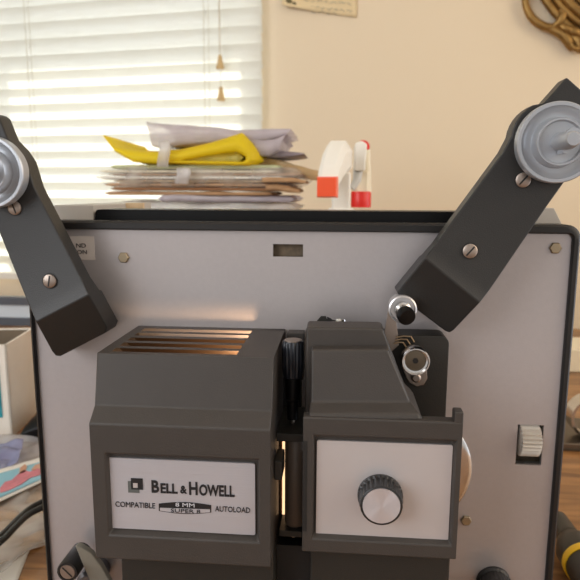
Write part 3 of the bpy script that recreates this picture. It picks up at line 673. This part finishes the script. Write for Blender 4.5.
# grey lilac bags on the top
def topbag(label,pts_top,pts_bot,Y,dep,m,seed):
    mb=MB(); n=len(pts_top)
    def fn(top):
        def g(s,t):
            k=s*(n-1); i=min(int(k),n-2); f_=k-i
            q=pts_top if top else pts_bot
            px=q[i][0]+(q[i+1][0]-q[i][0])*f_; py=q[i][1]+(q[i+1][1]-q[i][1])*f_
            c=pts_bot; m2=((pts_top[i][1]+(pts_top[i+1][1]-pts_top[i][1])*f_)+(pts_bot[i][1]+(pts_bot[i+1][1]-pts_bot[i][1])*f_))/2
            e=min(1,(1-t)/.25)**.5
            v=P(px,m2+(py-m2)*e,Y)
            return Vector((v.x,Y+dep*t+(-.004 if not top else 0)+wav(seed,.004,v.x,v.z,25),v.z+wav(seed+2,.0022,v.x,dep*t,35)))
        return g
    mb.sheet(fn(True),40,8); mb.sheet(fn(False),40,8)
    n1=41*9; e=[i*9 for i in range(41)]; mb.f+=[(e[k],e[k+1],e[k+1]+n1,e[k]+n1) for k in range(40)]
    o=mb.build('grey_bag',m,smooth=True,auto=False); return tag(o,label,'bag')
topbag('pale lilac grey plastic bag lying on top of the whole pile',[(146,121),(152,123),(175,124.5),(210,127),(240,130),(268,129),(291,129)],[(153,146),(158,146),(170,146),(205,142),(240,141),(268,139),(288,134)],.42,.14,M['lilac'],1)
topbag('grey plastic bag sticking out right under the topmost bag',[(240,137),(252,139),(262,141),(275,140),(285,136)],[(247,150),(255,155),(268,156),(280,151),(283,142)],.41,.13,M['lilac'],4)
topbag('thin dark grey bag tip pointing right above the tan bag',[(262,151),(272,151),(285,151.5),(296,152.5),(304,154)],[(262,156),(272,158),(285,157.5),(296,156),(304,155)],.43,.1,mat('grey_film',srgb(150,140,150),.4),6)
o=topbag('translucent tan bag hanging out at the right of the pile',[(258,157),(270,158),(285,162),(302,166.5),(322,172)],[(258,166),(272,171),(286,175),(303,178),(320,180)],.43,.10,M['bagt'],9); o.name='tan_bag'
for lb,tp_,bt_,sd in (('brown curled paper strip pointing right below the tan bag',[(262,178),(278,177),(292,178),(306,181)],[(262,183),(278,182),(292,182),(306,183)],11),('torn brown paper end at the lower right of the pile',[(266,185),(276,184),(288,186),(300,190)],[(266,190),(276,190),(288,192),(300,193)],12)):
    o=topbag(lb,tp_,bt_,.385,.07,M['kraft'],sd); o.name='paper_scrap'; o['category']='paper'
# clear tape bands over the pile at left
for px,w,ys_,par_ in((158,12,(141,167),ysh),(176,14,(168,184),pk)):
    a=P(px,ys_[0],.385); b=P(px+w,ys_[1],.385)
    mb=MB(); mb.sheet(lambda s,t:Vector((a.x+(b.x-a.x)*t+.002*math.sin(s*5),.385-.003*math.sin(s*PI)+wav(px,.002,s*.1,t*.1,20),a.z+(b.z-a.z)*s)),12,4)
    mb.build('clear_tape',M['bagw'],par_,solid=.0003,smooth=True,auto=False)
# ---- spray bottles
def bottle(cx,cy,h,label,cap,head):
    b=empty('spray_bottle',(cx,cy,TZ),label,'bottle','white spray bottles behind the projector')
    MB().lathe((cx,cy,TZ),(0,0,1),[(.034,0),(.037,.004),(.037,h*.55),(.034,h*.68),(.018,h*.86),(.0125,h*.90),(.0125,h*.95)],40).build('bottle_body',M['cream'],b,smooth=True)
    MB().lathe((cx,cy,TZ+h*.93),(0,0,1),[(.0145,0),(.015,.002),(.015,.020),(.013,.022)],48,.05,24,(.001,.021)).build('collar',M[cap],b,smooth=True)
    return b
# bottle one: head faces the camera and left
Yb=.33
c=P(341,200,Yb); b1=bottle(c.x,Yb,c.z-TZ-.012,'white spray bottle with orange nozzle turned to the left of the pair','white',None)
hd=MB()
def hring(px,py,Y,hw,hh):
    v=P(px,py,Y); return [v+Vector((x*hw,0,z*hh)) for x,z in((-1,-.6),(-.6,-1),(.6,-1),(1,-.6),(1,.6),(.6,1),(-.6,1),(-1,.6))]
rg=[]
for px,py,Y,hw,hh in((327,187,Yb-.052,.0105,.0105),(329,177,Yb-.040,.0110,.013),(334,164,Yb-.022,.0125,.017),(338,157,Yb-.005,.0135,.018),(341,159,Yb+.012,.0125,.016),(342,163,Yb+.02,.008,.010)): rg.append(hring(px,py,Y,hw,hh))
hd.loft(rg); hd.build('spray_head',M['white'],b1,bevel=.001,smooth=True)
v=P(326.5,185.5,Yb-.053); nb=P(326.5,187,Yb-.064); nq=lambda y,r:[Vector((nb.x+sx*r+.0008*(y>nb.y),y,nb.z+sz*r)) for sx,sz in((-1,-1),(1,-1),(1,1),(-1,1))]
MB().hexa(nq(nb.y,.0098),nq(nb.y+.017,.0112)).build('nozzle',M['orange'],b1,bevel=.0008)
t0=P(341,172,Yb); MB().box((t0.x-.010,Yb-.011,c.z-.012),(t0.x+.011,Yb+.011,t0.z)).build('head_neck',M['white'],b1,bevel=.003)
# bottle two: red collar, trigger hanging forward
Yb=.40
c=P(361,200,Yb); b2=bottle(c.x,Yb,c.z-TZ-.016,'white spray bottle with red collar on the right of the pair','red',None)
o=b2
MB().lathe((c.x,Yb,c.z-.009),(0,0,1),[(.0118,0),(.0125,.001),(.0125,.0185),(.0115,.0195)],48,.05,20,(.0005,.019)).build('collar',M['red'],b2,smooth=True)
hp=[P(353.5,172,Yb),P(364,172,Yb),P(366,146,Yb),P(361,143,Yb),P(354.5,145,Yb)]
MB().hexa([v+Vector((0,-.035,0)) for v in hp],[v+Vector((0,.03,0)) for v in hp]).build('spray_head',M['white'],b2,bevel=.002)
MB().tube([P(366,150,Yb),P(367,170,Yb),P(366,192,Yb)],[.005,.005,.007],12).build('head_neck',M['cream'],b2,smooth=True)
MB().tube([P(358,170,Yb-.02),P(357,180,Yb-.028),P(352,189,Yb-.03)],[.006,.005,.004],12).build('trigger',mat('grey_trigger',srgb(196,196,190),.4),b2,smooth=True)
MB().lathe(P(363,147,Yb+.03),(0,1,0),[(.0085,0),(.0085,.014),(.006,.017)],24).build('nozzle',M['red'],b2,smooth=True)
MB().box((c.x-.006,Yb-.008,c.z+.008),(c.x+.008,Yb+.008,P(361,171,Yb).z)).build('head_stem',M['cream'],b2,bevel=.002)
# ---- note taped on the wall
def wallsheet(pts,nu,nv,curl): pass
na=[uz(281,-14),uz(357,-14),uz(355,19),uz(284,5.5)]
q=[uz(283,-16),uz(358,-16),uz(356.5,18),uz(284,7.5)]
mb=MB()
def nf(s,t):
    u=(q[0][0]*(1-s)+q[1][0]*s)*(1-t)+(q[3][0]*(1-s)+q[2][0]*s)*t
    z=(q[0][1]*(1-s)+q[1][1]*s)*(1-t)+(q[3][1]*(1-s)+q[2][1]*s)*t
    return Wp(u,z,.004+.022*max(0,t-.6)*max(0,.5-s)*4)
mb.sheet(nf,16,8)
nt_=mb.build('paper_note',mat('note_paper',srgb(226,206,164),.6,var=.06,vscale=30),solid=.0005,smooth=True,auto=False); tag(nt_,'cream paper note with faint handwriting stuck on the wall right of the window','note')
mb=MB(); 
for row,(py,x0,x1) in enumerate(((-8,292,345),(0,304,350),(6.5,300,348),(12,312,334))):
    x=x0
    while x<x1:
        w_=random.uniform(3,7); pts=[]
        for k in range(6): pts.append(onW(x+w_*k/5,py+ (x-x0)*.09+random.uniform(-1.1,1.1),.0062))
        mb.tube(pts,.0006,5); x+=w_+2
mb.build('handwriting',mat('pencil',srgb(140,140,128),.7),nt_,merge=False)
mb=MB(); mb.lathe(onW(289,2,.010),WN,[(.007,0),(.0075,.002),(.003,.004)],14); mb.lathe(onW(294,5,.010),WN,[(.0055,0),(.006,.002),(.002,.003)],12); mb.build('putty_blob',mat('olive_blob',srgb(98,90,56),.6,var=.3,vscale=200),nt_,merge=False,smooth=True)
# ---- gilt frame top right
fr=empty('gilt_mirror',onW(640,-20,.01),'ornate gold mirror frame with scrollwork hung at the top right of the wall','mirror')
def wtube(pts,r,d=.02,n=12,flat=1,name='scroll'):
    P3=[]
    # catmull-rom smooth
    m=len(pts)
    for i in range(m-1):
        p0=pts[max(i-1,0)];p1=pts[i];p2=pts[i+1];p3=pts[min(i+2,m-1)]
        for k in range(6):
            t=k/6; f=lambda a,b,c,e:.5*((2*b)+(-a+c)*t+(2*a-5*b+4*c-e)*t*t+(-a+3*b-3*c+e)*t**3)
            P3.append((f(p0[0],p1[0],p2[0],p3[0]),f(p0[1],p1[1],p2[1],p3[1])))
    P3.append(pts[-1]); rr=[r[0]+(r[1]-r[0])*math.sin(PI*i/(len(P3)-1)) for i in range(len(P3))] if isinstance(r,tuple) else r
    return MB().tube([onW(a,b,d) for a,b in P3],rr,n,flat=flat).build(name,M['gold'],fr,smooth=True)
cx,cy=640,-62
for k,(rad,rr,dd) in enumerate(((113,.0085,.016),(104,.007,.022),(96,.009,.026),(87,.006,.018))):
    pts=[(cx+rad*math.cos(R_(a)),cy-rad*1.0*math.sin(R_(a))) for a in range(150,331,6)]
    wtube(pts,rr,dd,name='frame_band')
c=onW(cx,cy,.01); MB().lathe(c,WN,[(.17,0),(.17,.004)],64).build('mirror_glass',mat('mirror',srgb(220,220,215),.03,metal=1),fr)
wtube([(527,-14),(525,-2),(527,9),(533,19),(543,26),(553,27.5),(560,24),(563,18),(561,14)],(.006,.0085),.018)
wtube([(527,-14),(532,-22),(540,-26)],.006,.018)
wtube([(543,26),(554,30.5),(563,35),(568,41),(570,46),(573,50)],(.005,.011),.018)
wtube([(553,27),(560,21),(563,14),(560,9)],(.004,.009),.022)
wtube([(562,32),(570,31),(577,33),(584,36)],(.006,.011),.022)
wtube([(570,34),(577,40),(580,48),(578,53)],(.004,.010),.020)
wtube([(571,42),(573,47),(577,49),(579,46)],(.003,.005),.026)
wtube([(560,25),(566,29),(574,30)],(.004,.008),.026)
# ================================================================== LEFT OF THE PROJECTOR
# open white box
b0=T(13,437); dist=(b0-CAM); 
def vz(p,px,py):   # height over p seen at py
    r=ray(px,py); s=math.hypot(p.x-CAM.x,p.y-CAM.y)/math.hypot(r.x,r.y); return ZE+r.z*s
ztp=vz(b0,5,345); hb=ztp-TZ
r1=T(28,331.5,hb); er=(Vector((r1.x,r1.y,0))-Vector((b0.x,b0.y,0))).normalized(); el=Vector((-er.y,er.x,0))
print('box',b0,hb,er)
bx=empty('white_box',(b0.x,b0.y,TZ),'open white cardboard box with teal printed front left of the projector','box')
def wallq(a,b,name,m,t=.0025):
    d=(b-a).normalized(); nn=Vector((-d.y,d.x,0))*t
    MB().hexa([a,b,b+nn,a+nn],[v+Vector((0,0,hb)) for v in(a,b,b+nn,a+nn)]).build(name,m,bx)
Lr,Ll=.088,.16
c0=Vector((b0.x,b0.y,TZ)); c1_=c0+er*Lr; c3=c0+el*Ll; c2_=c1_+el*Ll
wallq(c0,c1_,'box_side',M['card']); wallq(c1_,c2_,'box_side',M['card']); wallq(c2_,c3,'box_side',M['card']); wallq(c3,c0,'box_side',M['card'])
zl=Vector((0,0,.003)); zu=Vector((0,0,hb-.0015))
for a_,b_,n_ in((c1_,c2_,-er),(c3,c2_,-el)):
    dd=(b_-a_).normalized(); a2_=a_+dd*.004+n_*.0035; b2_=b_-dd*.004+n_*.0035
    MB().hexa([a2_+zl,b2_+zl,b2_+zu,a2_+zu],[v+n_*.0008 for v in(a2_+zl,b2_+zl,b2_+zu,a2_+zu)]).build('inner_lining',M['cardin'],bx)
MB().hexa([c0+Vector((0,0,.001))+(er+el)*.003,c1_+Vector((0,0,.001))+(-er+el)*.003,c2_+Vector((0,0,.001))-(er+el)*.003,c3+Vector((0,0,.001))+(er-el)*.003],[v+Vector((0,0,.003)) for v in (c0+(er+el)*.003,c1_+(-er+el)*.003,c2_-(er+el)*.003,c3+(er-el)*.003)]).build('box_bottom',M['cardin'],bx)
fn=-er*.0008
MB().hexa([c0+el*.010+Vector((0,0,hb*.22))+fn,c3-el*.01+Vector((0,0,hb*.22))+fn,c3-el*.01+Vector((0,0,hb*.88))+fn,c0+el*.010+Vector((0,0,hb*.88))+fn],[v+fn*.3 for v in(c0+el*.010+Vector((0,0,hb*.22)),c3-el*.01+Vector((0,0,hb*.22)),c3-el*.01+Vector((0,0,hb*.88)),c0+el*.010+Vector((0,0,hb*.88)))]).build('printed_panel',M['teal'],bx)
# dark framed pale board leaning at the wall
Yf=.86
ft=P(10,297,Yf); 
bd=empty('framed_board',(P(-30,300,Yf).x,Yf+.01,TZ),'pale board with dark grey frame standing behind the white box','board')
xa,xb=P(-170,300,Yf).x,P(80,300,Yf).x
fz=ft.z
for a,b in(((xa,Yf,fz-.018),(xb,Yf+.016,fz)),((xa,Yf,TZ),(xb,Yf+.016,TZ+.018)),((xa,Yf,TZ+.018),(xa+.018,Yf+.016,fz-.018)),((xb-.018,Yf,TZ+.018),(xb,Yf+.016,fz-.018))):
    MB().box(a,b).build('frame_side',M['framegrey'],bd,bevel=.001)
MB().box((xa+.018,Yf+.005,TZ+.018),(xb-.018,Yf+.009,fz-.018)).build('board_panel',M['framepic'],bd)
# black rounded case
p=T(17,438); mb=MB()
n_=10; rings=[]
for k in range(n_+1):
    s=k/n_; x=p.x+.010+.10*s; h=.036*min(1,(s*3.2+.3))**.6 
    rings.append([Vector((x,p.y+.004,TZ)),Vector((x,p.y+.0,TZ+h*.5)),Vector((x,p.y+.008,TZ+h*.75)),Vector((x,p.y+.03,TZ+h)),Vector((x,p.y+.07,TZ+h)),Vector((x,p.y+.08,TZ+h*.5)),Vector((x,p.y+.08,TZ))])
mb.loft(rings)
sh=Matrix.Rotation(0,4,'Z')
o=mb.build('black_case',M['gloss'],bevel=.002,smooth=True); tag(o,'shiny black rounded plastic case at the foot of the white box','case')
o.location.y-=.012
# lying on table: paper sheet, bags, card, cable
def flat(name,pts,h,m,parent=None,thick=.0006,amp=.002,seed=1,nu=20,nv=14):
    A,B,C_,D_=[T(px,py,h) for px,py in pts]
    mb=MB()
    def f(s,t):
        v=(A*(1-s)+B*s)*(1-t)+(D_*(1-s)+C_*s)*t
        return v+Vector((0,0,abs(wav(seed,amp,v.x,v.y,35))*1.6))
    mb.sheet(f,nu,nv); return mb.build(name,m,parent,solid=thick,smooth=True,auto=False)
o=flat('paper_sheet',[(-90,520),(47,505),(18,580),(-110,660)],.0005,M['paper'],amp=.0005); tag(o,'white paper sheet lying on the table at the lower left corner','paper')
ya=flat('plastic_bag',[(-70,500),(52,478),(44,540),(-60,600)],.003,mat('brown_print',srgb(178,142,98),.5,var=.45,vscale=45),amp=.003,seed=5); tag(ya,'crumpled clear bag with brown printed contents under the black cable','bag')
flat('bag_film',[(-75,495),(56,474),(46,548),(-66,610)],.007,M['bag'],ya,amp=.006,seed=8,thick=.0002,nu=36,nv=26)
o=flat('plastic_bag',[(-60,437),(48,436),(52,462),(-60,492)],.004,M['bagw'],amp=.006,seed=11,nu=36,nv=26,thick=.0003); tag(o,'thin milky plastic bag lying in front of the white box','bag')
o=flat('plastic_bag',[(-50,446),(24,443),(18,466),(-60,492)],.011,M['bagb'],amp=.007,seed=14,nu=36,nv=26,thick=.0003); tag(o,'blue violet tinted plastic bag behind the picture card','bag')
pc=flat('picture_card',[(-60,487),(50,455),(50,478),(-60,530)],.013,M['paper'],amp=.0002,thick=.0008); tag(pc,'light blue picture card with pink figures and white border','card')
flat('card_print',[(-58,490),(50,459),(50,475),(-58,524)],.0141,M['blue'],pc,amp=.0002,thick=.0003)
def blob(pts,m,h=.0146):
    mb=MB(); q=[T(a,b,h) for a,b in pts]; mb.hexa(q,[v+Vector((0,0,.0002)) for v in q]); mb.build('figure_print',m,pc)
blob([(0,488),(5,482),(12,480),(17,475),(24,470),(30,472),(38,468),(42,470),(40,475),(30,478),(22,484),(12,489),(4,492),(0,493)],M['pink'])
blob([(19,474),(20,468),(25,464),(27,467),(25,472)],M['flesh']); blob([(31,470),(35,465),(42,463),(42,468),(36,471)],M['flesh'])
blob([(-30,500),(-20,492),(-4,490),(0,494),(-12,500),(-28,506)],M['pink'])
mb=MB()
cab=empty('power_cable',T(0,535,.012),'thick black twin cable crossing the bags at the lower left','cable')
for off in(0,5.5):
    pts=[]
    for px,py,h in((-90,585,.020),(-40,560+off*.5,.024),(-12,545+off,.025),(4,533+off,.025),(16,521+off*.9,.025),(28,510+off*.9,.025),(42,502+off,.025),(60,494+off,.023),(85,486+off,.018),(110,482,.010)):
        pts.append(T(px,py,h))
    sm=[]
    for i in range(len(pts)-1):
        p0=pts[max(i-1,0)];p1=pts[i];p2=pts[i+1];p3=pts[min(i+2,len(pts)-1)]
        for k in range(5):
            t=k/5; sm.append(.5*((2*p1)+(p2-p0)*t+(2*p0-5*p1+4*p2-p3)*t*t+(3*p1-p0-3*p2+p3)*t**3))
    sm.append(pts[-1])
    MB().tube(sm,.0027,10).build('cable_strand',M['rubber'],cab,smooth=True)
# ================================================================== RIGHT OF THE PROJECTOR
# cream box at the back, metal band on dark tray, torch
a=T(562,372); bxr=MB(); 
x0=a.x; y0=a.y; zt2=vz(a,570,350)
bxr.box((x0,y0,TZ),(x0+.14,y0+.09,zt2)); o=bxr.build('cream_box',M['cream'],bevel=.002); tag(o,'small cream box on the table near the wall at the right edge of the photo','box')
a=T(560,451); b=T(560,432)
tr=empty('metal_tray',(a.x+.06,(a.y+b.y)/2,TZ),'dark metal tray on the wooden table right of the projector','tray')
MB().box((a.x-.02,a.y,TZ),(a.x+.14,a.y+.10,TZ+.003)).build('tray_base',mat('tray_metal',srgb(95,85,74),.3,metal=.8),tr,bevel=.001)
MB().box((a.x-.02,a.y,TZ+.0030),(a.x+.14,a.y+.003,TZ+.009)).build('tray_edge',mat('tray_edge_metal',srgb(120,110,98),.3,metal=.8),tr,bevel=.001)
# standing chrome band (ring seen from front)
rc=T(593,441,.003); rr_=.0255; cz=TZ+.0035+rr_
mb=MB(); rings=[]
for i in range(48):
    an=2*PI*i/48; dx,dz=math.cos(an),math.sin(an)
    c=Vector((rc.x,rc.y+.012,cz)); 
    rings.append([c+Vector((dx*rr_,-.010,dz*rr_)),c+Vector((dx*(rr_-.003),-.010,dz*(rr_-.003))),c+Vector((dx*(rr_-.003),.012,dz*(rr_-.003))),c+Vector((dx*rr_,.012,dz*rr_))])
rings.append(rings[0]); mb.loft(rings,cap=False); o=mb.build('metal_ring',M['chrome'],smooth=True,merge=True); tag(o,'upright chrome metal ring standing on the dark tray','ring')
# torch with yellow band
t1=T(566,534,.016); t2=T(597,584,.016); d=(t2-t1).normalized(); t1.z=t2.z=TZ+.0165
to=empty('flashlight',(t1.x,t1.y,TZ),'black flashlight with yellow band lying on the table at lower right','flashlight')
ax=d; mb=MB().lathe(t1-ax*.022,ax,[(0.0065,0.0000),(0.0080,0.0014),(0.0087,0.0245),(0.0097,0.0289),(0.0097,0.0303)],48,.04,12,(.003,.024)); mb.build('tail_grip',M['rubber'],to,smooth=True)
MB().lathe(t1,ax,[(0.0097,0.0087),(0.0130,0.0159),(0.0155,0.0231),(0.0155,0.0375)],48,.03,10,(.023,.037)).build('barrel',M['rubber'],to,smooth=True)
MB().lathe(t1,ax,[(0.0156,0.0375),(0.0160,0.0383),(0.0160,0.0433),(0.0156,0.0441)],48).build('yellow_ring',M['yband'],to,smooth=True)
MB().lathe(t1,ax,[(0.0148,0.0441),(0.0148,0.0614),(0.0155,0.0650),(0.0155,0.0867),(0.0130,0.0889)],48).build('head_barrel',M['rubber'],to,smooth=True)
# ================================================================== LIGHTS, SKY
w=bpy.data.worlds.new('world'); sc.world=w; w.use_nodes=True
nt=w.node_tree; bg=nt.nodes['Background']; bg.inputs[1].default_value=1
tc=nt.nodes.new('ShaderNodeTexCoord'); vm=nt.nodes.new('ShaderNodeVectorMath'); vm.operation='DOT_PRODUCT'; vm.inputs[1].default_value=tuple(-WN)
nt.links.new(tc.outputs['Generated'],vm.inputs[0])
cr=nt.nodes.new('ShaderNodeValToRGB'); e=cr.color_ramp.elements; e[0].position=.30; e[1].position=.62
e[0].color=(.58,.56,.545,1); e[1].color=(2.6,2.8,3.1,1)
ma=nt.nodes.new('ShaderNodeMapRange'); ma.inputs[1].default_value=-1; ma.inputs[2].default_value=1; nt.links.new(vm.outputs['Value'],ma.inputs[0])
nt.links.new(ma.outputs[0],cr.inputs[0]); nt.links.new(cr.outputs[0],bg.inputs[0])
def light(kind,name,loc,energy,color,size=.1,aim=None,**k):
    l=bpy.data.lights.new(name,kind); l.energy=energy; l.color=color
    if kind=='AREA': l.shape='RECTANGLE'; l.size=size; l.size_y=k.get('sy',size)
    elif kind in('POINT','SPOT'): l.shadow_soft_size=size
    o=bpy.data.objects.new(name,l); col.objects.link(o); o.location=loc
    if aim is not None: o.rotation_euler=(Vector(aim)-Vector(loc)).to_track_quat('-Z','Y').to_euler()
    return o
s=light('SUN','sun',(0,4,4),12.0,(1,.94,.84)); s.data.angle=R_(1)
sd=(WN*math.cos(EL)-WD*math.cos(EL)*math.tan(R_(14))-Vector((0,0,math.sin(EL)))); s.rotation_euler=sd.to_track_quat('-Z','Y').to_euler()
light('AREA','room_fill_left',(-1.7,-1.4,1.7),32,(.93,.96,1),1.6,(0,0,1.0),sy=1.4)  # soft fill added from the left, no window is built there
light('AREA','room_lamp_right',(1.6,-.6,1.6),11,(1,.76,.48),1.1,(.9,1.0,1.1))
light('POINT','projector_lamp',(-.056,-.047,Z(-.114)),.2,(1,.62,.34),.009)
# ================================================================== CAMERA
cd=bpy.data.cameras.new('camera'); cam=bpy.data.objects.new('camera',cd); col.objects.link(cam); sc.camera=cam
cd.sensor_width=36; cd.lens=36*F/580; cd.clip_start=.01
cam.matrix_world=Matrix(((Rt.x,Up.x,-Fw.x,CAM.x),(Rt.y,Up.y,-Fw.y,CAM.y),(Rt.z,Up.z,-Fw.z,CAM.z),(0,0,0,1)))
cd.dof.use_dof=True; cd.dof.focus_distance=.31; cd.dof.aperture_fstop=20
sc.view_settings.view_transform='Standard'; sc.view_settings.look='None'; sc.view_settings.gamma=1; sc.view_settings.use_curve_mapping=False
sc.view_settings.exposure=0
for o in list(bpy.data.objects):
    if 'wloc' in o: del o['wloc']
